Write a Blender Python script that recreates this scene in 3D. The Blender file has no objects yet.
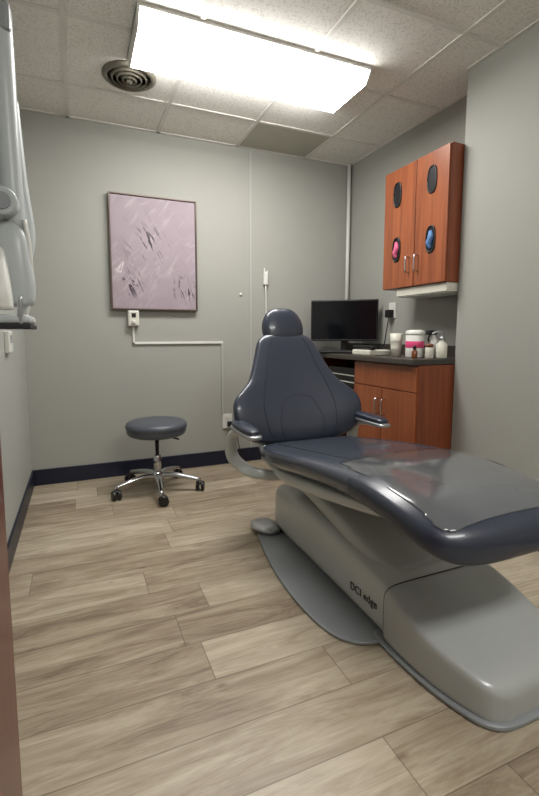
import bpy, math, random, bmesh
from mathutils import Vector, Matrix
random.seed(3)
S=bpy.context.scene
S.view_settings.view_transform='Standard'
COL=S.collection

# ---------------- materials ----------------
def lin(c):
    return tuple(((v/255)/12.92 if v/255<=.04045 else ((v/255+.055)/1.055)**2.4) for v in c)+(1,)
def mat(name,c,rough=.5,metal=0,var=.06,scale=8,bump=0,bscale=200,coat=0,emit=0,ecol=None,spec=.5):
    m=bpy.data.materials.new(name); m.use_nodes=True
    n=m.node_tree.nodes; l=m.node_tree.links; b=n['Principled BSDF']
    b.inputs['Roughness'].default_value=rough; b.inputs['Metallic'].default_value=metal
    b.inputs['Specular IOR Level'].default_value=spec
    if coat: b.inputs['Coat Weight'].default_value=coat; b.inputs['Coat Roughness'].default_value=.12
    C=lin(c)
    g=n.new('ShaderNodeNewGeometry')
    no=n.new('ShaderNodeTexNoise'); no.inputs['Scale'].default_value=scale; no.inputs['Detail'].default_value=3
    l.new(g.outputs['Position'],no.inputs['Vector'])
    mx=n.new('ShaderNodeMix'); mx.data_type='RGBA'
    mx.inputs[6].default_value=tuple(v*(1-var) for v in C[:3])+(1,)
    mx.inputs[7].default_value=tuple(min(1,v*(1+var)) for v in C[:3])+(1,)
    l.new(no.outputs[0],mx.inputs[0]); l.new(mx.outputs[2],b.inputs['Base Color'])
    if bump:
        n2=n.new('ShaderNodeTexNoise'); n2.inputs['Scale'].default_value=bscale; n2.inputs['Detail'].default_value=2
        l.new(g.outputs['Position'],n2.inputs['Vector'])
        bp=n.new('ShaderNodeBump'); bp.inputs['Strength'].default_value=bump; bp.inputs['Distance'].default_value=.002
        l.new(n2.outputs[0],bp.inputs['Height']); l.new(bp.outputs[0],b.inputs['Normal'])
    if emit:
        b.inputs['Emission Color'].default_value=ecol or (1,1,1,1); b.inputs['Emission Strength'].default_value=emit
    return m

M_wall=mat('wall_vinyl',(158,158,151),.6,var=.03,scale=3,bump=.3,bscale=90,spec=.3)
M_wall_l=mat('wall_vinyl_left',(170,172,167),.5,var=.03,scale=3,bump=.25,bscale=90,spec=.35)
M_base=mat('baseboard_vinyl',(16,21,42),.4)
M_grid=mat('grid_white',(218,216,210),.5)
M_white=mat('white_plastic',(214,214,208),.4)
M_cream=mat('cream_plastic',(205,203,190),.45)
M_black=mat('black_plastic',(14,14,16),.4)
M_screen=mat('screen_glass',(9,11,15),.12)
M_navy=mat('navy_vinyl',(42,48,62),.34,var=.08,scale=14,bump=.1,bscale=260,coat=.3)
M_navy2=mat('seat_vinyl_painted_sheen',(60,66,78),.27,var=.08,scale=9,bump=.05,bscale=200,coat=.7)  # navy vinyl with its reflected light painted in as a lighter grey-blue
M_cover=mat('clear_cover_painted_sheen',(84,86,90),.14,var=.15,scale=7,bump=.5,bscale=8,coat=.9)  # clear cover; the ceiling reflection is painted in as opaque grey
M_seam=mat('seam_thread',(24,28,38),.6)
M_stoolv=mat('stool_vinyl',(72,76,84),.4,bump=.1)
M_chrome=mat('chrome',(200,200,202),.16,metal=1)
M_alu=mat('brushed_aluminium',(186,188,190),.32,metal=.9)
M_shell=mat('shell_plastic',(166,169,167),.28,var=.03,coat=.3)
M_shell2=mat('shell_plastic_light',(184,187,183),.3,var=.03,coat=.2)
M_plate=mat('floor_plate_metal',(142,146,149),.38,metal=.2,bump=.1,bscale=300)
M_dark=mat('dark_cavity',(28,28,30),.7)
M_counter=mat('counter_laminate',(62,57,52),.35,var=.4,scale=180)
M_unit=mat('unit_enamel',(178,183,184),.35,var=.03)
M_vent=mat('vent_metal',(112,108,95),.5)
M_tile2=mat('tile_stained',(176,175,162),.8,var=.08)
M_lens=mat('light_lens',(255,255,250),.4,emit=27,ecol=(1,.985,.955,1))
M_pink=mat('pink_label',(216,70,120),.4)
M_pinkg=mat('pink_glove',(200,90,125),.6,var=.3,scale=90)
M_blueg=mat('blue_glove',(80,120,170),.6,var=.3,scale=90)
M_brown=mat('amber_plastic',(110,60,30),.3)
M_red=mat('red_plastic',(150,40,34),.4)

def wood(name,c1,c2,axis=2,sc=1.0,rough=.35):
    m=bpy.data.materials.new(name); m.use_nodes=True
    n=m.node_tree.nodes; l=m.node_tree.links; b=n['Principled BSDF']; b.inputs['Roughness'].default_value=rough
    b.inputs['Coat Weight'].default_value=.15
    g=n.new('ShaderNodeNewGeometry'); mp=n.new('ShaderNodeMapping')
    s=[26*sc]*3; s[axis]=1.6*sc; mp.inputs['Scale'].default_value=s
    l.new(g.outputs['Position'],mp.inputs[0])
    no=n.new('ShaderNodeTexNoise'); no.inputs['Scale'].default_value=1; no.inputs['Detail'].default_value=5; no.inputs['Distortion'].default_value=.6
    l.new(mp.outputs[0],no.inputs['Vector'])
    r=n.new('ShaderNodeValToRGB'); r.color_ramp.elements[0].position=.3; r.color_ramp.elements[1].position=.7
    r.color_ramp.elements[0].color=lin(c1); r.color_ramp.elements[1].color=lin(c2)
    l.new(no.outputs[0],r.inputs[0]); l.new(r.outputs[0],b.inputs['Base Color'])
    return m
M_cherry=wood('cherry_wood',(120,62,34),(154,86,50))
M_cherry2=wood('cherry_wood_side',(110,52,28),(140,72,40))
M_door=wood('door_wood',(84,38,32),(106,52,42))

def floor_mat():
    m=bpy.data.materials.new('vinyl_plank'); m.use_nodes=True
    n=m.node_tree.nodes; l=m.node_tree.links; b=n['Principled BSDF']
    def M(op,a,bb=None,c=None):
        x=n.new('ShaderNodeMath'); x.operation=op
        for i,v in enumerate((a,bb,c)):
            if v is None: continue
            if isinstance(v,(int,float)): x.inputs[i].default_value=v
            else: l.new(v,x.inputs[i])
        return x.outputs[0]
    g=n.new('ShaderNodeNewGeometry'); sp=n.new('ShaderNodeSeparateXYZ'); l.new(g.outputs['Position'],sp.inputs[0])
    X,Y=sp.outputs[0],sp.outputs[1]
    W=.18; L=1.22
    ry=M('DIVIDE',M('ADD',Y,20*W-1.04),W); row=M('FLOOR',ry); fy=M('FRACT',ry)
    wn=n.new('ShaderNodeTexWhiteNoise'); wn.noise_dimensions='1D'; l.new(row,wn.inputs['W'])
    rx=M('ADD',M('DIVIDE',M('ADD',X,20),L),wn.outputs['Value']); colm=M('FLOOR',rx); fx=M('FRACT',rx)
    cid=M('ADD',M('MULTIPLY',row,7.31),M('MULTIPLY',colm,3.17))
    wn2=n.new('ShaderNodeTexWhiteNoise'); wn2.noise_dimensions='1D'; l.new(cid,wn2.inputs['W']); rid=wn2.outputs['Value']
    sy=M('LESS_THAN',M('MINIMUM',fy,M('SUBTRACT',1,fy)),.009)
    sx=M('LESS_THAN',M('MINIMUM',fx,M('SUBTRACT',1,fx)),.0014)
    seam=M('MAXIMUM',sy,sx)
    cb=n.new('ShaderNodeCombineXYZ')
    l.new(M('ADD',M('MULTIPLY',X,1.4),M('MULTIPLY',rid,40)),cb.inputs[0]); l.new(M('MULTIPLY',Y,10),cb.inputs[1]); l.new(M('MULTIPLY',rid,13),cb.inputs[2])
    no=n.new('ShaderNodeTexNoise'); no.inputs['Scale'].default_value=1.7; no.inputs['Detail'].default_value=9; no.inputs['Roughness'].default_value=.7; no.inputs['Distortion'].default_value=1.0
    l.new(cb.outputs[0],no.inputs['Vector'])
    cb2=n.new('ShaderNodeCombineXYZ')
    l.new(M('ADD',M('MULTIPLY',X,5),M('MULTIPLY',rid,40)),cb2.inputs[0]); l.new(M('MULTIPLY',Y,120),cb2.inputs[1])
    no2=n.new('ShaderNodeTexNoise'); no2.inputs['Scale'].default_value=1.3; no2.inputs['Detail'].default_value=3
    l.new(cb2.outputs[0],no2.inputs['Vector'])
    f=M('ADD',M('MULTIPLY',no.outputs[0],.8),M('ADD',M('MULTIPLY',no2.outputs[0],.2),M('MULTIPLY',M('SUBTRACT',rid,.5),.17)))
    r=n.new('ShaderNodeValToRGB'); e=r.color_ramp.elements
    e[0].position=.3; e[0].color=lin((114,98,80)); e[1].position=.68; e[1].color=lin((188,176,156))
    k=e.new(.48); k.color=lin((156,142,121))
    l.new(f,r.inputs[0])
    cb3=n.new('ShaderNodeCombineXYZ'); l.new(M('MULTIPLY',X,1.6),cb3.inputs[0]); l.new(M('MULTIPLY',Y,3.4),cb3.inputs[1])
    vo=n.new('ShaderNodeTexVoronoi'); vo.inputs['Scale'].default_value=2.3; l.new(cb3.outputs[0],vo.inputs['Vector'])
    kn=M('MULTIPLY',M('SUBTRACT',1,M('MINIMUM',M('DIVIDE',vo.outputs['Distance'],.1),1)),.7)
    mx=n.new('ShaderNodeMix'); mx.data_type='RGBA'; l.new(kn,mx.inputs[0]); l.new(r.outputs[0],mx.inputs[6]); mx.inputs[7].default_value=lin((92,72,54))
    mx2=n.new('ShaderNodeMix'); mx2.data_type='RGBA'; l.new(M('MULTIPLY',seam,.55),mx2.inputs[0]); l.new(mx.outputs[2],mx2.inputs[6]); mx2.inputs[7].default_value=lin((70,56,42))
    l.new(mx2.outputs[2],b.inputs['Base Color'])
    b.inputs['Roughness'].default_value=.38; b.inputs['Specular IOR Level'].default_value=.45
    bp=n.new('ShaderNodeBump'); bp.inputs['Strength'].default_value=.15; bp.inputs['Distance'].default_value=.002
    l.new(M('SUBTRACT',no2.outputs[0],seam),bp.inputs['Height']); l.new(bp.outputs[0],b.inputs['Normal'])
    return m
M_floor=floor_mat()

def ceil_mat():
    m=bpy.data.materials.new('acoustic_tile'); m.use_nodes=True
    n=m.node_tree.nodes; l=m.node_tree.links; b=n['Principled BSDF']; b.inputs['Roughness'].default_value=.9
    g=n.new('ShaderNodeNewGeometry')
    no=n.new('ShaderNodeTexNoise'); no.inputs['Scale'].default_value=110; no.inputs['Detail'].default_value=4
    l.new(g.outputs['Position'],no.inputs['Vector'])
    r=n.new('ShaderNodeValToRGB'); r.color_ramp.elements[0].position=.34; r.color_ramp.elements[0].color=lin((212,209,203))
    r.color_ramp.elements[1].position=.5; r.color_ramp.elements[1].color=lin((237,235,229))
    l.new(no.outputs[0],r.inputs[0]); l.new(r.outputs[0],b.inputs['Base Color'])
    bp=n.new('ShaderNodeBump'); bp.inputs['Strength'].default_value=.15; bp.inputs['Distance'].default_value=.003
    l.new(no.outputs[0],bp.inputs['Height']); l.new(bp.outputs[0],b.inputs['Normal'])
    return m
M_ceil=ceil_mat()

def art_mat():
    m=bpy.data.materials.new('canvas_art'); m.use_nodes=True
    n=m.node_tree.nodes; l=m.node_tree.links; b=n['Principled BSDF']; b.inputs['Roughness'].default_value=.6
    g=n.new('ShaderNodeNewGeometry')
    def noise(scale,sc=(1,1,1),rot=0,det=4,dist=0):
        mp=n.new('ShaderNodeMapping'); mp.vector_type='TEXTURE'; mp.inputs['Scale'].default_value=tuple(1/v for v in sc); mp.inputs['Rotation'].default_value=(0,rot,0)
        l.new(g.outputs['Position'],mp.inputs[0])
        t=n.new('ShaderNodeTexNoise'); t.inputs['Scale'].default_value=scale; t.inputs['Detail'].default_value=det; t.inputs['Distortion'].default_value=dist
        l.new(mp.outputs[0],t.inputs['Vector']); return t.outputs[0]
    def ramp(v,p0,p1):
        r=n.new('ShaderNodeMapRange'); r.inputs[1].default_value=p0; r.inputs[2].default_value=p1; l.new(v,r.inputs[0]); return r.outputs[0]
    def mul(a,b_):
        x=n.new('ShaderNodeMath'); x.operation='MULTIPLY'; l.new(a,x.inputs[0])
        if isinstance(b_,float): x.inputs[1].default_value=b_
        else: l.new(b_,x.inputs[1])
        return x.outputs[0]
    def blob(x,z,r):
        v=n.new('ShaderNodeVectorMath'); v.operation='DISTANCE'; l.new(g.outputs['Position'],v.inputs[0]); v.inputs[1].default_value=(x,3.375,z)
        return ramp(v.outputs['Value'],r,r*.3)
    def mix(f,a,c):
        x=n.new('ShaderNodeMix'); x.data_type='RGBA'; l.new(f,x.inputs[0])
        if isinstance(a,tuple): x.inputs[6].default_value=a
        else: l.new(a,x.inputs[6])
        x.inputs[7].default_value=c; return x.outputs[2]
    c=mix(noise(5,(1,1,1.5),.4,6,.5),lin((140,126,134)),lin((160,146,154)))
    c=mix(mul(ramp(noise(7,(3,1,.7),.7,5,1),.54,.7),.5),c,lin((182,170,175)))
    c=mix(mul(mul(ramp(noise(5,(.8,1,2.2),.9,5,1.5),.58,.62),blob(.5,1.7,.3)),.55),c,lin((112,98,110)))
    c=mix(mul(ramp(noise(9,(.6,1,3),1.1,5,1.8),.60,.62),blob(.5,1.72,.19)),c,lin((56,48,58)))
    c=mix(mul(ramp(noise(11,(.6,1,3),1.3,4,1.5),.55,.58),blob(.78,1.42,.13)),c,lin((60,50,62)))
    c=mix(mul(ramp(noise(10,(3,1,1.4),.4,4,1.2),.54,.6),blob(.34,1.56,.1)),c,lin((206,196,198)))
    c=mix(mul(ramp(noise(12,(.6,1,3),1.1,4,1.5),.56,.59),blob(.37,1.44,.13)),c,lin((56,46,58)))
    l.new(c,b.inputs['Base Color']); return m
M_art=art_mat()

# ---------------- geometry helpers ----------------
def mesh_obj(name,verts,faces,m,smooth=False):
    me=bpy.data.meshes.new(name); me.from_pydata([tuple(v) for v in verts],[],faces); me.update()
    o=bpy.data.objects.new(name,me); COL.objects.link(o); me.materials.append(m)
    if smooth:
        for p in me.polygons: p.use_smooth=True
    bm=bmesh.new(); bm.from_mesh(me); bmesh.ops.recalc_face_normals(bm,faces=bm.faces); bm.to_mesh(me); bm.free()
    return o
def bevel(o,w,seg=3):
    if w:
        b=o.modifiers.new('b','BEVEL'); b.width=w; b.segments=seg; b.limit_method='ANGLE'
        for p in o.data.polygons: p.use_smooth=True
        wn=o.modifiers.new('wn','WEIGHTED_NORMAL'); wn.keep_sharp=False
    return o
def box(name,x0,x1,y0,y1,z0,z1,m,bw=0,rot=None):
    v=[Vector((x,y,z)) for x in(x0,x1) for y in(y0,y1) for z in(z0,z1)]
    if rot:
        c=sum(v,Vector())/8; v=[c+rot@(p-c) for p in v]
    f=[(0,1,3,2),(4,6,7,5),(0,4,5,1),(2,3,7,6),(0,2,6,4),(1,5,7,3)]
    return bevel(mesh_obj(name,v,f,m),bw)
def cr(P,t):
    n=len(P)-1; i=min(int(t),n-1); u=t-i
    p1,p2=P[i],P[i+1]; p0=P[i-1] if i>0 else [2*a-b for a,b in zip(p1,p2)]; p3=P[i+2] if i+2<=n else [2*b-a for a,b in zip(p1,p2)]
    return [.5*((2*b)+(-a+c)*u+(2*a-5*b+4*c-d)*u*u+(-a+3*b-3*c+d)*u**3) for a,b,c,d in zip(p0,p1,p2,p3)]
def tube(name,pts,r,m,smooth=True,seg=14,sub=6,flat=1.0):
    P=[list(p) for p in pts]
    if smooth and len(P)>2: path=[Vector(cr(P,i/sub)) for i in range((len(P)-1)*sub+1)]
    else: path=[Vector(p) for p in P]
    rs=r if isinstance(r,(list,tuple)) else [r]*len(P)
    N=len(path); vs=[];fs=[]
    ref=None
    for i,p in enumerate(path):
        d=(path[min(i+1,N-1)]-path[max(i-1,0)]).normalized()
        if ref is None:
            ref=Vector((0,0,1)) if abs(d.z)<.9 else Vector((1,0,0))
        a=(ref-d*ref.dot(d)).normalized(); ref=a; b=d.cross(a)
        k=i/(N-1)*(len(rs)-1); j=min(int(k),len(rs)-2) if len(rs)>1 else 0
        rr=rs[j]+(rs[min(j+1,len(rs)-1)]-rs[j])*(k-j)
        for q in range(seg):
            t=2*math.pi*q/seg; vs.append(p+a*math.cos(t)*rr*flat+b*math.sin(t)*rr)
    for i in range(N-1):
        for q in range(seg):
            a0=i*seg+q; a1=i*seg+(q+1)%seg; fs.append((a0,a1,a1+seg,a0+seg))
    fs.append(tuple(range(seg))); fs.append(tuple((N-1)*seg+q for q in range(seg)))
    return mesh_obj(name,vs,fs,m,True)
def cyl(name,p0,p1,r,m,r2=None,seg=32,bw=0):
    o=tube(name,[p0,p1],[r,r if r2 is None else r2],m,False,seg)
    for p in o.data.polygons:
        if len(p.vertices)>4: p.use_smooth=False
    if bw: bevel(o,bw)
    return o
def lathe(name,prof,c,m,seg=40,rot=None):
    vs=[];fs=[];n=len(prof)
    for i,(r,z) in enumerate(prof):
        for q in range(seg):
            t=2*math.pi*q/seg; v=Vector((r*math.cos(t),r*math.sin(t),z))
            if rot: v=rot@v
            vs.append(Vector(c)+v)
    for i in range(n-1):
        for q in range(seg):
            a0=i*seg+q;a1=i*seg+(q+1)%seg; fs.append((a0,a1,a1+seg,a0+seg))
    if prof[0][0]>1e-4: fs.append(tuple(range(seg)))
    if prof[-1][0]>1e-4: fs.append(tuple((n-1)*seg+q for q in range(seg)))
    return mesh_obj(name,vs,fs,m,True)
class Loft:
    """stations: (cx,cy,cz, halfwidth, halfthick, wrap)  ring in plane (A,N)"""
    def __init__(s,st,A,N,n=3.2): s.st=[list(x) for x in st]; s.A=Vector(A);s.N=Vector(N);s.n=n
    def ring(s,t): return cr(s.st,t)
    def pt(s,t,th):
        cx,cy,cz,w,h,wr=s.ring(t); w=max(w,.001);h=max(h,.001)
        c,si=math.cos(th),math.sin(th); e=2/s.n
        x=math.copysign(abs(c)**e,c); z=math.copysign(abs(si)**e,si)
        return Vector((cx,cy,cz))+s.A*(w*x)+s.N*(h*z+wr*x*x)
    def top(s,t,x,off=0):
        cx,cy,cz,w,h,wr=s.ring(t)
        return Vector((cx,cy,cz))+s.A*(w*x)+s.N*(h*(1-abs(x)**s.n)**(1/s.n)+wr*x*x+off)
    def build(s,name,m,sub=5,seg=64):
        N=(len(s.st)-1)*sub+1; vs=[];fs=[]
        for i in range(N):
            for q in range(seg): vs.append(s.pt(i/sub,2*math.pi*(q+.5)/seg))
        for i in range(N-1):
            for q in range(seg):
                a0=i*seg+q;a1=i*seg+(q+1)%seg; fs.append((a0,a1,a1+seg,a0+seg))
        fs.append(tuple(range(seg))); fs.append(tuple((N-1)*seg+q for q in range(seg)))
        return mesh_obj(name,vs,fs,m,True)
def keep(o,fn):
    bm=bmesh.new(); bm.from_mesh(o.data)
    dl=[f for f in bm.faces if not fn(f.calc_center_median(),f.normal)]
    bmesh.ops.delete(bm,geom=dl,context='FACES'); bm.to_mesh(o.data); bm.free(); return o
def group(name,loc,parts):
    e=bpy.data.objects.new(name,None); e.location=loc; e.empty_display_size=.1; COL.objects.link(e)
    for p in parts:
        p.parent=e; p.matrix_parent_inverse=Matrix.Translation(-Vector(loc))
    return e

# ---------------- room ----------------
XL,XR,XN,YB,YF,H=-.34,2.28,2.08,3.41,-1.6,2.55
box('floor',XL-.1,XR+.1,YF-.1,YB+.1,-.1,0,M_floor)
box('ceiling',XL-.1,XR+.1,YF-.1,YB+.1,H,H+.1,M_ceil)
box('wall_back',XL-.1,XR+.1,YB,YB+.1,0,H,M_wall)
box('wall_left',XL-.1,XL,YF,YB,0,H,M_wall_l)
box('wall_right',XR,XR+.1,1.97,YB,0,H,M_wall)
box('wall_right_near',XN,XR+.1,YF,1.97,0,H,M_wall)
box('wall_front',XL-.1,XR+.1,YF-.1,YF,0,H,M_wall)
box('baseboard_back',XL+.012,1.77,YB-.012,YB,0,.115,M_base,.003)
box('baseboard_left',XL,XL+.012,.9,YB,0,.115,M_base,.003)
box('baseboard_right',XN-.012,XN,YF,1.97,0,.115,M_base,.003)
gp=[]
for i,x in enumerate([-.01,.60,1.21,1.82]): gp.append(box('bar_y_%d'%i,x-.012,x+.012,YF,YB,H-.006,H,M_grid))
y=2.97;i=0
while y>YF: gp.append(box('bar_x_%d'%i,XL,XR if y>1.98 else XN,y-.012,y+.012,H-.005,H,M_grid)); y-=.61;i+=1
gp.append(box('edge_back',XL,XR,YB-.02,YB,H-.006,H,M_grid)); gp.append(box('edge_right',XR-.02,XR,1.97,YB,H-.006,H,M_grid))
gp.append(box('edge_near',XN-.02,XN,YF,1.97,H-.006,H,M_grid)); gp.append(box('edge_left',XL,XL+.02,YF,YB,H-.006,H,M_grid))
group('trim_ceiling_grid',(1,1,H),gp)
box('ceiling_tile',1.225,1.805,2.985,3.385,H-.004,H,M_tile2)
box('trim_wall_seam',1.32,1.335,YB-.006,YB,.115,H-.006,M_wall_l,.002)
tube('trim_corner_conduit',[(2.24,3.375,.93),(2.24,3.375,H)],.016,M_white,False)

def light_fixture(x0,x1,y0,y1):
    z1=H; z0=H-.07; i=.035
    v=[(x0+.012,y0,z1-.015),(x1-.012,y0,z1-.015),(x1-.012,y1,z1-.015),(x0+.012,y1,z1-.015),(x0+.012,y0+i,z0),(x1-.012,y0+i,z0),(x1-.012,y1-i,z0),(x0+.012,y1-i,z0)]
    f=[(0,1,5,4),(1,2,6,5),(2,3,7,6),(3,0,4,7),(4,5,6,7)]
    lens=mesh_obj('lens',v,f,M_lens)
    def endc(n,xa,xb):
        vv=[(x,yy,zz) for x in(xa,xb) for yy,zz in((y0-.004,z1),(y1+.004,z1),(y1+.004,z1-.02),(y1-i,z0-.004),(y0+i,z0-.004),(y0-.004,z1-.02))]
        ff=[(0,1,2,3,4,5),(6,7,8,9,10,11)]+[(k,(k+1)%6,(k+1)%6+6,k+6) for k in range(6)]
        return mesh_obj(n,vv,ff,M_white)
    pan=box('pan',x0,x1,y0-.008,y1+.008,z1-.016,z1-.0001,M_white)
    return group('ceiling_light',((x0+x1)/2,(y0+y1)/2,z1),[lens,pan,endc('end_cap_1',x0,x0+.012),endc('end_cap_2',x1-.012,x1)])
light_fixture(.30,1.57,2.165,2.58)
light_fixture(.30,1.57,-.72,-.305)  # added fill light behind the camera, out of view

vp=[lathe('outer_ring',[(.15,0),(.15,-.008),(.125,-.022),(.12,-.012),(.12,0)],(.33,2.76,H),M_vent)]
for k,r in enumerate((.095,.067,.038)): vp.append(lathe('ring_%d'%k,[(r+.012,-.004),(r,-.024-.004*k),(r-.004,-.022-.004*k),(r+.008,-.004)],(.33,2.76,H),M_vent))
vp.append(lathe('core',[(.017,0),(.017,-.034),(.0,-.036)],(.33,2.76,H),M_vent)); vp.append(lathe('throat',[(.12,-.002),(0,-.003)],(.33,2.76,H),M_dark))
group('ceiling_vent',(.33,2.76,H),vp)

# painting
x0,x1,z0,z1=.232,.87,1.255,2.08
M_frame=mat('frame_bronze',(92,78,70),.35,metal=.4)
fp=[box('canvas',x0+.012,x1-.012,YB-.035,YB-.012,z0+.012,z1-.012,M_art)]
for nm,a in (('frame_left',(x0,x0+.01,z0,z1)),('frame_right',(x1-.01,x1,z0,z1)),('frame_bottom',(x0+.01,x1-.01,z0,z0+.01)),('frame_top',(x0+.01,x1-.01,z1-.01,z1))):
    fp.append(box(nm,a[0],a[1],YB-.045,YB,a[2],a[3],M_frame,.002))
fp.append(box('backing',x0+.01,x1-.01,YB-.012,YB-.002,z0+.01,z1-.01,M_dark))
group('framed_painting',(.55,YB,1.66),fp)

group('cable_raceway',(.72,YB,1.0),[box('drop_upper',.376,.392,YB-.015,YB-.0005,1.0,1.134,M_white,.003),box('run',.376,1.083,YB-.015,YB-.0005,1.0,1.018,M_white,.003),
  box('drop_lower',1.068,1.083,YB-.015,YB-.0005,.421,1.0,M_wall_l,.003)])
group('switch_box',(.384,YB,1.19),[box('housing',.345,.425,YB-.045,YB,1.135,1.25,M_white,.008),box('cover',.352,.418,YB-.05,YB-.045,1.142,1.243,M_cream,.003),
  box('socket',.37,.4,YB-.054,YB-.05,1.2,1.23,M_black),box('plug',.372,.398,YB-.075,YB-.05,1.155,1.18,M_white,.004)])
group('electrical_outlet',(1.12,YB,.37),[box('plate',1.075,1.155,YB-.012,YB,.30,.42,M_white,.004),box('socket_1',1.1,1.13,YB-.015,YB-.012,.372,.4,M_cream,.002),
  box('plug',1.11,1.15,YB-.05,YB-.012,.32,.36,M_black,.006),tube('cord',[(1.13,YB-.05,.34),(1.17,YB-.08,.3),(1.2,YB-.06,.15),(1.25,YB-.05,.02)],.004,M_black)])
group('wand_holder',(1.457,YB,1.53),[box('body',1.435,1.475,YB-.035,YB,1.48,1.59,M_white,.012),box('prong_1',1.437,1.447,YB-.03,YB-.01,1.58,1.62,M_white,.004),
  box('prong_2',1.463,1.473,YB-.03,YB-.01,1.58,1.60,M_white,.004),tube('rod',[(1.455,YB-.02,1.49),(1.46,YB-.02,1.2),(1.45,YB-.02,.9)],.006,M_white)])
k=lathe('round_wall_button',[(.012,0),(.012,.008),(0,.01)],(1.24,YB,1.40),M_white,rot=Matrix.Rotation(math.pi/2,3,'X'))

# ---------------- upper cabinet ----------------
def oval_pts(x,y,z,hy,hz,N=36):
    return [(x,y+hy*math.copysign(abs(math.cos(t))**.7,math.cos(t)),z+hz*math.copysign(abs(math.sin(t))**.8,math.sin(t))) for t in [2*math.pi*k/N for k in range(N)]]
def ring_oval(name,x,y,z,hy,hz,m,ri=.007):
    p=oval_pts(x,y,z,hy,hz); return tube(name,p+[p[0]],ri,m,False,8)
def disc_oval(name,x,y,z,hy,hz,m):
    N=36; vs=oval_pts(x,y,z,hy,hz)+oval_pts(x+.004,y,z,hy,hz)
    fs=[tuple(range(N)),tuple(range(N,2*N))]+[(k,(k+1)%N,(k+1)%N+N,k+N) for k in range(N)]
    return mesh_obj(name,vs,fs,m)
cx=1.98
cp=[box('carcass',cx+.02,XR,1.978,2.54,1.38,2.155,M_cherry2,.002),
    box('door_near',cx,cx+.019,1.979,2.238,1.382,2.15,M_cherry,.002),box('door_far',cx,cx+.019,2.243,2.54,1.382,2.15,M_cherry,.002),
    box('side_panel',cx+.012,cx+.1,1.974,1.978,1.38,2.155,M_cherry2)]
k=0
for y,z in ((2.41,1.986),(2.105,1.99),(2.405,1.632),(2.10,1.643)):
    k+=1
    cp.append(disc_oval('slot_%d'%k,cx-.003,y,z,.032,.072,M_black)); cp.append(ring_oval('slot_rim_%d'%k,cx-.003,y,z,.034,.076,M_black,.005))
cp.append(tube('glove_pink',[(cx-.002,2.408,1.68),(cx-.006,2.40,1.64),(cx-.006,2.412,1.61),(cx-.002,2.405,1.58)],[.012,.02,.02,.01],M_pinkg,flat=.9))
cp.append(tube('glove_blue',[(cx-.002,2.103,1.69),(cx-.006,2.095,1.655),(cx-.006,2.107,1.62),(cx-.002,2.10,1.59)],[.012,.02,.02,.01],M_blueg,flat=.9))
for k,y in enumerate((2.205,2.285)):
    cp.append(tube('handle_%d'%k,[(cx,y,1.47),(cx-.028,y,1.475),(cx-.03,y,1.52),(cx-.028,y,1.565),(cx,y,1.57)],.005,M_chrome))
group('upper_cabinet',(2.13,2.26,1.38),cp)
group('under_cabinet_light',(2.13,2.2,1.35),[box('housing',2.0,2.26,1.98,2.42,1.325,1.379,M_cream,.006),box('diffuser',2.01,2.2,2.0,2.4,1.32,1.326,M_white)])

# ---------------- base cabinet + counter ----------------
bx=1.80
bp=[box('carcass',bx+.02,XR,1.978,2.60,.09,.893,M_cherry2,.002),box('side_panel',bx+.01,XN,1.974,1.978,.09,.893,M_cherry2),
 box('toe_kick',bx+.08,XR,1.99,2.59,0,.09,M_dark),
 box('drawer_front',bx,bx+.019,1.98,2.595,.735,.885,M_cherry,.002),
 box('door_near',bx,bx+.019,1.98,2.285,.1,.729,M_cherry,.002),box('door_far',bx,bx+.019,2.29,2.595,.1,.729,M_cherry,.002),
 box('countertop',1.765,XR,1.973,YB,.895,.93,M_counter,.006),box('backsplash',XR-.018,XR,1.975,YB-.001,.93,1.0,M_counter,.003),
 box('end_panel',bx,XR,3.375,YB-.001,0,.895,M_cherry2),box('knee_back',XR-.02,XR,2.6,3.37,0,.895,M_dark)]
for k,y in enumerate((2.255,2.32)):
    bp.append(tube('handle_%d'%k,[(bx,y,.56),(bx-.028,y,.565),(bx-.03,y,.61),(bx-.028,y,.655),(bx,y,.66)],.005,M_chrome))
bp.append(box('inner_shelf',bx+.02,XR-.02,2.6,3.375,.655,.675,M_cherry2,.002))
group('base_cabinet',(2.03,2.7,0),bp)
dp=[box('case',bx+.04,2.2,2.64,3.0,.676,.83,M_black,.006)]
for k in range(2): dp.append(box('trim_strip_%d'%k,bx+.036,bx+.041,2.65,2.99,.72+.05*k,.728+.05*k,M_white))
group('desktop_computer',(2,2.8,.676),dp)

R=Matrix.Rotation(math.radians(-40),3,'Z')
def mon(name,x0,x1,y0,y1,z0,z1,m,bw):
    c=Vector((2.0,3.05,0)); o=box(name,x0,x1,y0,y1,z0,z1,m,bw)
    for v in o.data.vertices: v.co=c+R@v.co
    return o
mp=[mon('bezel',-.27,.27,0,.03,1.02,1.355,M_black,.008),mon('screen',-.258,.258,-.002,0,1.036,1.342,M_screen,0),mon('neck',-.025,.025,.03,.055,.945,1.15,M_black,.005),
    mon('foot',-.12,.12,-.06,.11,.9305,.945,M_black,.006),mon('chin',-.27,.27,-.004,.001,1.02,1.034,M_black,.002)]
group('computer_monitor',(2.0,3.05,.93),mp)
kb=mon('keyboard_slab',-.2,.2,-.26,-.13,.9305,.948,M_black,.004)
group('computer_keyboard',(1.9,2.9,.93),[kb]+[mon('key_row_%d'%i,-.19,.19,-.25+.025*i,-.232+.025*i,.948,.953,M_dark,.002) for i in range(5)])

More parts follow.
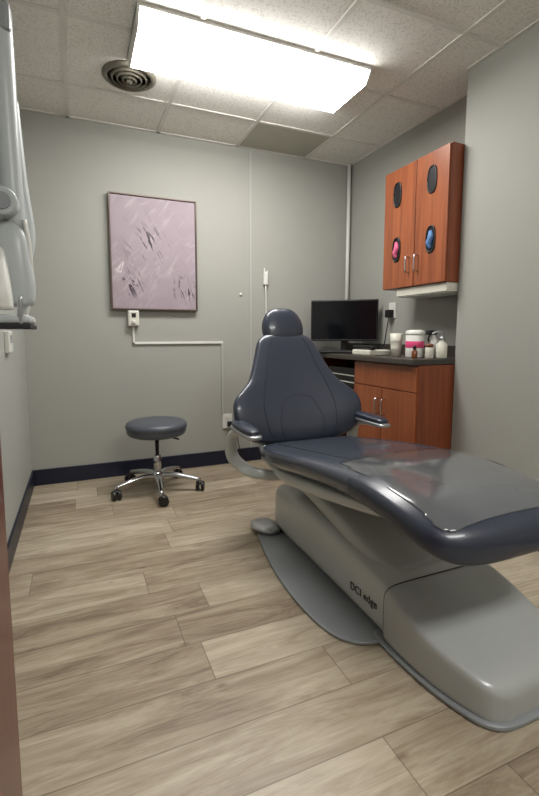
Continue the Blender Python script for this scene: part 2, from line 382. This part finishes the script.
def bottle(name,x,y,prof,m,parts=()):
    o=lathe('body',[(max(r,0),z) for r,z in prof],(x,y,.9305),m); return group(name,(x,y,.93),[o]+list(parts))
x,y=1.955,2.175
bottle('wipes_canister',x,y,[(.054,0),(.056,.005),(.056,.135),(.052,.14)],M_white,[lathe('lid',[(.056,.14),(.057,.146),(.056,.165),(.03,.172),(0,.172)],(x,y,.9305),M_white),lathe('label',[(.0566,.06),(.0572,.061),(.0572,.1),(.0566,.101)],(x,y,.9305),M_pink)])
x,y=1.93,2.32
bottle('disposable_cup_stack',x,y,[(.03,0),(.034,.05),(.035,.052),(.034,.055),(.038,.1),(.039,.102),(.038,.105),(.042,.15),(.04,.15),(.037,.1)],M_cream)
x,y=2.0,2.28
bottle('medicine_bottle',x,y,[(.026,0),(.028,.004),(.028,.06),(.016,.075),(.016,.082)],M_brown,[lathe('cap',[(.019,.08),(.019,.1),(0,.101)],(x,y,.9305),M_white)])
x,y=1.965,2.06
bottle('small_jar',x,y,[(.022,0),(.024,.004),(.024,.06),(.02,.068)],M_cream,[lathe('cap',[(.023,.066),(.023,.085),(0,.086)],(x,y,.9305),M_brown)])
x,y=1.87,2.08
bottle('dropper_bottle',x,y,[(.015,0),(.017,.004),(.017,.04),(.008,.05),(.007,.056)],M_brown,[lathe('cap',[(.01,.054),(.009,.075),(0,.077)],(x,y,.9305),M_black)])
x,y=2.02,2.42
bottle('glue_bottle',x,y,[(.02,0),(.022,.004),(.022,.07),(.009,.085),(.008,.09)],M_white,[lathe('cap',[(.01,.088),(.006,.115),(0,.116)],(x,y,.9305),M_red)])
x,y=2.02,2.02
bottle('pump_bottle',x,y,[(.03,0),(.033,.005),(.033,.085),(.012,.105),(.012,.115)],M_cream,[lathe('collar',[(.015,.11),(.015,.128),(.006,.13),(.006,.155),(0,.155)],(x,y,.9305),M_alu),
  tube('spout',[(x,y,1.085),(x-.03,y+.01,1.09),(x-.055,y+.02,1.078)],.006,M_alu)])
bottle('spray_bottle',2.06,2.13,[(.03,0),(.033,.005),(.033,.1),(.013,.13),(.013,.14)],M_white,[box('trigger_head',2.01,2.08,2.115,2.145,1.07,1.1,M_dark,.006),tube('trigger',[(2.03,2.13,1.07),(2.02,2.13,1.05),(2.025,2.13,1.03)],.005,M_dark)])
group('desk_telephone',(1.88,2.52,.93),[box('base',1.79,1.97,2.42,2.62,.9305,.97,M_cream,.01),box('handset',1.80,1.845,2.41,2.63,.971,1.0,M_black,.012),box('keypad',1.87,1.95,2.46,2.58,.97,.974,M_black,.002)])
group('power_adapter',(XR,2.79,1.24),[box('plate',XR-.01,XR,2.75,2.83,1.2,1.32,M_white,.003),box('adapter',XR-.06,XR-.01,2.765,2.815,1.205,1.265,M_black,.006),
  tube('cord',[(XR-.04,2.79,1.205),(XR-.05,2.80,1.1),(XR-.04,2.84,.99),(XR-.06,2.9,.94)],.004,M_black)])

# ---------------- stool ----------------
sx,sy=.47,2.975
st=[lathe('seat',[(0,.395),(.17,.395),(.186,.402),(.196,.415),(.199,.43),(.196,.436),(.202,.445),(.206,.462),(.198,.479),(.175,.49),(.1,.495),(0,.496)],(sx,sy,0),M_stoolv,56),
 lathe('seat_plate',[(0,.375),(.09,.375),(.1,.395),(0,.395)],(sx,sy,0),M_black),
 lathe('gas_column',[(.026,.085),(.026,.25),(.022,.255),(.014,.256),(.014,.38)],(sx,sy,0),M_chrome,24),
 lathe('hub',[(.0,.075),(.034,.075),(.04,.085),(.04,.125),(.028,.135),(.028,.14)],(sx,sy,0),M_chrome,28),
 tube('height_lever',[(sx,sy,.383),(sx+.08,sy-.05,.38),(sx+.13,sy-.1,.372)],.006,M_black)]
for k in range(5):
    a=math.radians(-95+72*k); d=Vector((math.cos(a),math.sin(a),0)); t=Vector((-d.y,d.x,0)); c=Vector((sx,sy,0))
    st.append(tube('leg_%d'%k,[c+d*.02+Vector((0,0,.112)),c+d*.1+Vector((0,0,.116)),c+d*.2+Vector((0,0,.1)),c+d*.29+Vector((0,0,.08))],[.024,.022,.019,.015],M_alu if k%2 else M_chrome,flat=.8))
    w=c+d*.29
    st.append(cyl('stem_%d'%k,w+Vector((0,0,.05)),w+Vector((0,0,.088)),.008,M_chrome,seg=12))
    wc=w+t*.012+Vector((0,0,.032))
    for j,s in enumerate((-1,1)):
        st.append(cyl('wheel_%d_%d'%(k,j),wc+d*(.007*s),wc+d*(.028*s),.032,M_black,seg=24,bw=.004))
    st.append(box('fork_%d'%k,wc.x-.018,wc.x+.018,wc.y-.018,wc.y+.018,.042,.068,M_black,.008))
group('rolling_stool',(sx,sy,0),st)

# ---------------- dental chair ----------------
CX=1.10; SX=1.115; ch=[]
SST=[(SX,2.06,.46,.18,.02,0),(SX,2.04,.46,.25,.045,.004),(SX,1.99,.465,.285,.056,.008),(SX,1.85,.482,.305,.06,.01),(SX,1.65,.513,.31,.06,.008),(SX,1.45,.545,.31,.058,.002),
 (SX,1.25,.57,.305,.056,-.006),(SX,1.08,.576,.302,.055,-.012),(SX,.96,.562,.30,.055,-.014),(SX,.88,.545,.292,.055,-.014),(SX,.83,.53,.272,.053,-.012),(SX,.797,.519,.235,.048,-.01),(SX,.778,.512,.175,.036,-.006),(SX,.77,.51,.09,.018,0)]
seat=Loft(SST,(1,0,0),(0,0,1),3.6)
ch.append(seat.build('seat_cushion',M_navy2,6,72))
def seam(L,pts,name,r=.0022,m=M_seam,off=.0003):
    P=[]
    for (a,b),(c,d) in zip(pts[:-1],pts[1:]):
        for k in range(10): u=k/10; P.append(L.top(a+(c-a)*u,b+(d-b)*u,off))
    P.append(L.top(*pts[-1],off)); return tube(name,P,r,m,False,8)
ch.append(seam(seat,[(2,-.72),(5,-.7),(6.3,-.62),(6.6,-.45),(6.7,0),(6.6,.45),(6.3,.62),(5,.7),(2,.72)],'seat_seam_1'))
def grow(st,g,y0):
    out=[]
    for (x,y,z,w,h,wr) in st:
        if y<=y0: out.append((x,y-(g if y<.85 else 0),z,w+g,h+g,wr))
    return out
def at(y):
    for a,b in zip(SST[:-1],SST[1:]):
        if a[1]>=y>=b[1]:
            u=(a[1]-y)/(a[1]-b[1]); return tuple(p+(q-p)*u for p,q in zip(a,b))
g1=grow(SST,.003,1.0); s0=at(1.2); s1=at(1.10)
toe=Loft([(s0[0],s0[1],s0[2],s0[3]+.001,s0[4]+.001,s0[5]),(s1[0],s1[1],s1[2],s1[3]+.003,s1[4]+.003,s1[5])]+g1,(1,0,0),(0,0,1),3.6)
to=toe.build('toe_cap',M_navy,6,72)
keep(to,lambda c,n: not(n.z>.90 and abs(c.x-SX)<.245 and c.y>.815)); ch.append(to)
g2=grow(SST,.0045,1.0); s0=at(1.32); s1=at(1.14)
cov=Loft([(s0[0],s0[1],s0[2],s0[3]+.001,s0[4]+.0045,s0[5]),(s1[0],s1[1],s1[2],s1[3]+.003,s1[4]+.0045,s1[5])]+g2,(1,0,0),(0,0,1),3.6)
co=cov.build('foot_cover',M_cover,8,96)
keep(co,lambda c,n: n.z>.8 and abs(c.x-SX)<.262 and c.y>.812)
so=co.modifiers.new('s','SOLIDIFY'); so.thickness=.002; ch.append(co)
# backrest
V=Vector((0,.38,.925)).normalized(); Nn=Vector((0,-V.z,V.y)); B=Vector((CX,2.07,.50))
def bs(v,w,h,wr):
    p=B+V*v; return (p.x,p.y,p.z,w,h,wr)
back=Loft([bs(-.01,.17,.02,.0),bs(.01,.27,.04,.01),bs(.05,.34,.052,.03),bs(.11,.376,.055,.05),bs(.18,.383,.053,.06),bs(.235,.366,.05,.055),bs(.285,.318,.048,.045),bs(.34,.268,.048,.032),bs(.42,.23,.046,.022),bs(.50,.20,.044,.015),bs(.57,.172,.04,.01),bs(.605,.135,.032,.005),bs(.62,.07,.018,0)],(1,0,0),Nn,3.0)
ch.append(back.build('backrest_cushion',M_navy,6,72))
for s in (-1,1):
    ch.append(seam(back,[(1,.60*s),(3,.56*s),(5,.56*s),(7,.66*s),(9,.66*s),(10.3,.6*s)],'back_seam_side_%d'%s))
    ch.append(seam(back,[(1,.40*s),(3.2,.33*s),(5.0,.2*s),(5.2,0)],'back_seam_panel_%d'%s,.0016))
Bs=B-Nn*.045
def bs2(v,w,h):
    p=Bs+V*v; return (p.x,p.y,p.z,w,h,.02)
ch.append(Loft([bs2(0,.18,.015),bs2(.05,.26,.03),bs2(.15,.32,.03),bs2(.25,.30,.03),bs2(.36,.23,.03),bs2(.5,.17,.028),bs2(.58,.11,.015)],(1,0,0),Nn,2.6).build('back_shell',M_shell,5))
# headrest
hc=Vector((CX,2.325,1.108)); HV=Vector((0,.25,.968)).normalized(); HN=Vector((0,-HV.z,HV.y))
hs=[]
for a in range(-90,91,15):
    r=math.cos(math.radians(a)); q=math.sin(math.radians(a)); p=hc+HV*(.116*q)
    hs.append((p.x,p.y,p.z,.128*max(r,.02)**.7*(1-.05*q),.056*max(r,.02)**.6,.012))
ch.append(Loft(hs,(1,0,0),HN,2.3).build('headrest_cushion',M_navy,3,48))
hb=hc-HN*.055
ch.append(Loft([tuple(hb-V*.2)+(.03,.006,0),tuple(hb-V*.1)+(.03,.006,0),tuple(hb)+(.03,.008,0),tuple(hb+V*.03)+(.02,.008,0)],(1,0,0),HN,4).build('headrest_bar',M_alu,3,32))
ch.append(tube('headrest_pivot',[hb+Vector((-.04,.0,0)),hb+Vector((.04,0,0))],.02,M_black,False))
# arms
for s in (-1,1):
    ax=CX+.365*s
    ch.append(Loft([(ax,1.83,.617,.012,.006,0),(ax,1.84,.617,.028,.013,0),(ax,1.89,.62,.038,.017,0),(ax,1.98,.622,.04,.018,0),(ax,2.06,.624,.036,.017,0),(ax,2.09,.624,.022,.012,0)],(1,0,0),(0,0,1),2.6).build('armrest_pad_%d'%s,M_navy,5,32))
    ch.append(Loft([(ax,1.815,.598,.02,.008,0),(ax,1.83,.598,.034,.011,0),(ax,1.9,.60,.041,.012,0),(ax,2.0,.60,.042,.012,0),(ax,2.09,.602,.034,.012,0),(ax,2.11,.602,.02,.008,0)],(1,0,0),(0,0,1),3).build('armrest_tray_%d'%s,M_alu,5,32))
    ch.append(tube('arm_bracket_%d'%s,[(ax,1.9,.59),(ax,2.0,.588),(ax+.01*s,2.1,.565),(ax+.015*s,2.14,.50),(ax,2.13,.42),(ax-.06*s,2.05,.37),(ax-.16*s,1.97,.36),(CX+.1*s,1.93,.365)],[.018,.024,.03,.034,.034,.032,.028,.02],M_shell2,flat=.7))
    ch.append(tube('hinge_arm_%d'%s,[(CX+.2*s,2.2,.66),(CX+.21*s,2.12,.52),(CX+.2*s,2.05,.42),(CX+.15*s,1.95,.38)],[.018,.026,.026,.02],M_alu))
# seat under-shell
ch.append(Loft([(SX,2.08,.39,.13,.012,0),(SX,2.03,.394,.2,.028,0),(SX,1.85,.408,.26,.036,0),(SX,1.6,.436,.275,.038,0),(SX,1.35,.468,.265,.034,0),(SX,1.12,.492,.23,.025,0),(SX,1.02,.496,.15,.012,0)],(1,0,0),(0,0,1),4).build('seat_pan',M_shell2,5,56))
ch.append(box('leg_bracket',SX-.16,SX+.16,.92,1.2,.482,.510,M_dark,.006))
# lift arm
ch.append(Loft([(CX+.03,1.98,.345,.13,.03,0),(CX+.03,1.9,.345,.155,.04,0),(CX+.03,1.75,.335,.16,.045,0),(CX+.04,1.5,.28,.165,.05,0),(CX+.05,1.3,.22,.16,.045,0),(CX+.06,1.2,.19,.12,.03,0)],(1,0,0),(0,0,1),4.5).build('lift_arm',M_shell,5,48))
ch.append(box('lift_column',CX-.1,CX+.12,1.72,1.92,.3,.40,M_dark,.01))
BX=1.175
def bb(y,w,z0,z1,c=BX): return (c,y,(z0+z1)/2,w,(z1-z0)/2,0)
ch.append(Loft([bb(2.17,.12,.05,.16),bb(2.15,.18,.03,.22),bb(2.09,.215,.012,.262),bb(1.95,.225,.01,.275),bb(1.7,.228,.01,.27),bb(1.45,.23,.01,.248),bb(1.25,.232,.01,.222),bb(1.12,.23,.01,.20),bb(1.05,.22,.02,.18)],(1,0,0),(0,0,1),6).build('base_rear_body',M_shell2,6,72))
ch.append(Loft([bb(1.155,.228,.02,.195),bb(1.147,.238,.012,.211),bb(1.10,.2385,.012,.205),bb(1.08,.23,.02,.19)],(1,0,0),(0,0,1),7).build('base_joint',M_dark,4,72))
ch.append(Loft([bb(1.145,.2,.03,.18),bb(1.141,.238,.014,.206),bb(1.132,.246,.008,.214),bb(1.08,.247,.006,.205),bb(1.0,.243,.005,.182),bb(.92,.233,.005,.16),bb(.85,.216,.005,.143),bb(.795,.196,.005,.128),bb(.765,.173,.006,.113),bb(.75,.135,.01,.092),bb(.746,.08,.02,.06)],(1,0,0),(0,0,1),8).build('base_front_cover',M_shell,6,88))
ch.append(Loft([bb(1.2,.235,.001,.018),bb(1.15,.254,.001,.02),bb(.95,.246,.001,.02),bb(.82,.218,.001,.02),bb(.765,.19,.001,.02),bb(.74,.15,.001,.018),bb(.733,.1,.003,.015)],(1,0,0),(0,0,1),6).build('base_skirt',M_plate,6,72))
pl=[(.93,2.17),(.87,2.12),(.83,2.0),(.79,1.8),(.768,1.6),(.766,1.45),(.775,1.33),(.80,1.235),(.85,1.175),(.92,1.15),(1.0,1.15)]
pl=[cr([list(p) for p in pl],i/4) for i in range((len(pl)-1)*4+1)]
pr=[(2*BX-x,y) for x,y in reversed(pl)]
poly=pl+pr; n=len(poly)
vs=[(x,y,.001) for x,y in poly]+[(x,y,.014) for x,y in poly]
o=mesh_obj('floor_plate',vs,[tuple(range(n)),tuple(range(n,2*n))]+[(i,(i+1)%n,(i+1)%n+n,i+n) for i in range(n)],M_plate); bevel(o,.004,2); ch.append(o)
ch.append(Loft([(.90,2.20,.03,.03,.01,0),(.90,2.17,.032,.06,.018,0),(.90,2.11,.034,.07,.02,0),(.91,2.05,.034,.055,.018,0),(.92,2.02,.03,.03,.01,0)],(1,0,0),(0,0,1),2.6).build('foot_pedal',M_alu,5,32))
tc=bpy.data.curves.new('side_text','FONT'); tc.body='DCI edge'; tc.size=.043; tc.extrude=.0006
tx=bpy.data.objects.new('side_marking',tc); COL.objects.link(tx); tc.materials.append(M_dark)
sl=math.radians(4)
tx.matrix_world=Matrix(((0,0,-1,.9415),(-math.cos(sl),math.sin(sl),0,1.355),(math.sin(sl),math.cos(sl),0,.088),(0,0,0,1)))
e=group('dental_chair',(CX,1.5,0),ch)
tx.parent=e; tx.matrix_parent_inverse=Matrix.Translation(-Vector((CX,1.5,0)))

# ---------------- wall mounted x-ray unit ----------------
Y0=1.7
xp=[box('wall_mount',XL,XL+.05,Y0-.12,Y0+.12,1.3,1.75,M_unit,.01),box('bracket',XL+.05,-.2,Y0-.04,Y0+.04,1.45,1.53,M_unit,.01),
 tube('upper_arm',[(-.195,Y0,2.1),(-.19,Y0,1.9),(-.185,Y0,1.6),(-.18,Y0,1.42)],[.038,.036,.034,.032],M_unit),
 box('arm_cap',-.235,-.158,Y0-.04,Y0+.04,2.02,2.11,M_plate,.014),
 tube('fore_arm',[(-.175,Y0+.06,1.85),(-.165,Y0+.06,1.6),(-.15,Y0+.05,1.42),(-.165,Y0+.03,1.33)],[.02,.024,.026,.03],M_unit),
 cyl('elbow_joint',(-.205,Y0-.08,1.49),(-.205,Y0+.05,1.49),.045,M_unit,bw=.008),cyl('elbow_cap',(-.205,Y0-.086,1.49),(-.205,Y0-.079,1.49),.026,M_plate),
 Loft([(-.2,Y0,1.44,.03,.03,0),(-.195,Y0,1.40,.05,.05,0),(-.19,Y0,1.32,.055,.06,0),(-.188,Y0,1.24,.06,.062,0),(-.188,Y0,1.18,.055,.058,0),(-.188,Y0,1.165,.035,.04,0)],(1,0,0),(0,1,0),3).build('tube_head',M_unit,5,40),
 Loft([(-.235,Y0-.03,1.36,.02,.02,0),(-.235,Y0-.05,1.33,.03,.03,0),(-.225,Y0-.09,1.22,.035,.035,0),(-.215,Y0-.1,1.15,.03,.03,0)],(1,0,0),(0,1,0),2.4).build('cone',M_white,5,32),
 box('tray',-.30,-.14,Y0-.13,Y0+.1,1.105,1.135,M_unit,.012),box('tray_edge',-.302,-.138,Y0-.132,Y0+.102,1.09,1.105,M_dark,.003),
 tube('handpiece_1',[(-.165,Y0-.12,1.09),(-.165,Y0-.125,1.135),(-.163,Y0-.13,1.19)],[.006,.009,.006],M_alu),
 tube('cable',[(-.15,Y0-.02,1.45),(-.138,Y0-.02,1.35),(-.142,Y0-.02,1.22),(-.16,Y0-.02,1.13)],.007,M_white)]
group('xray_unit',(XL,Y0,1.3),xp)
group('thermostat',(XL,2.55,1.03),[box('housing',XL,XL+.025,2.49,2.61,.98,1.09,M_white,.006),box('display',XL+.025,XL+.027,2.52,2.58,1.03,1.07,M_plate,.001)])

group('door_1',(-.14,.3,0),[box('leaf',-.162,-.122,-.12,.80,.01,2.08,M_door,.002),box('kick_plate',-.1219,-.1205,-.1,.6,.05,.22,M_alu),
  cyl('knob_stem',(-.122,.0,1.0),(-.105,.0,1.0),.012,M_alu),lathe('rose',[(.028,0),(.026,.004),(0,.005)],(-.122,.0,1.0),M_alu,rot=Matrix.Rotation(math.pi/2,3,'Y'))])

w=bpy.data.worlds.new('w'); S.world=w; w.use_nodes=True; w.node_tree.nodes['Background'].inputs[0].default_value=(.6,.65,.7,1); w.node_tree.nodes['Background'].inputs[1].default_value=.3

# ---------------- camera ----------------
cd=bpy.data.cameras.new('camera'); cam=bpy.data.objects.new('camera',cd); COL.objects.link(cam); S.camera=cam
th=math.radians(22.5); p=math.radians(5.88)
F=Vector((math.cos(p)*math.sin(th),math.cos(p)*math.cos(th),-math.sin(p))); Rr=Vector((math.cos(th),-math.sin(th),0)); U=Rr.cross(F)
mw=Matrix.Identity(4)
for i in range(3): mw[i][0]=Rr[i]; mw[i][1]=U[i]; mw[i][2]=-F[i]
mw[2][3]=1.07
cam.matrix_world=mw
cd.sensor_width=36; cd.lens=437/796*36; cd.shift_x=9.5/796; cd.shift_y=-18/796; cd.clip_start=.02
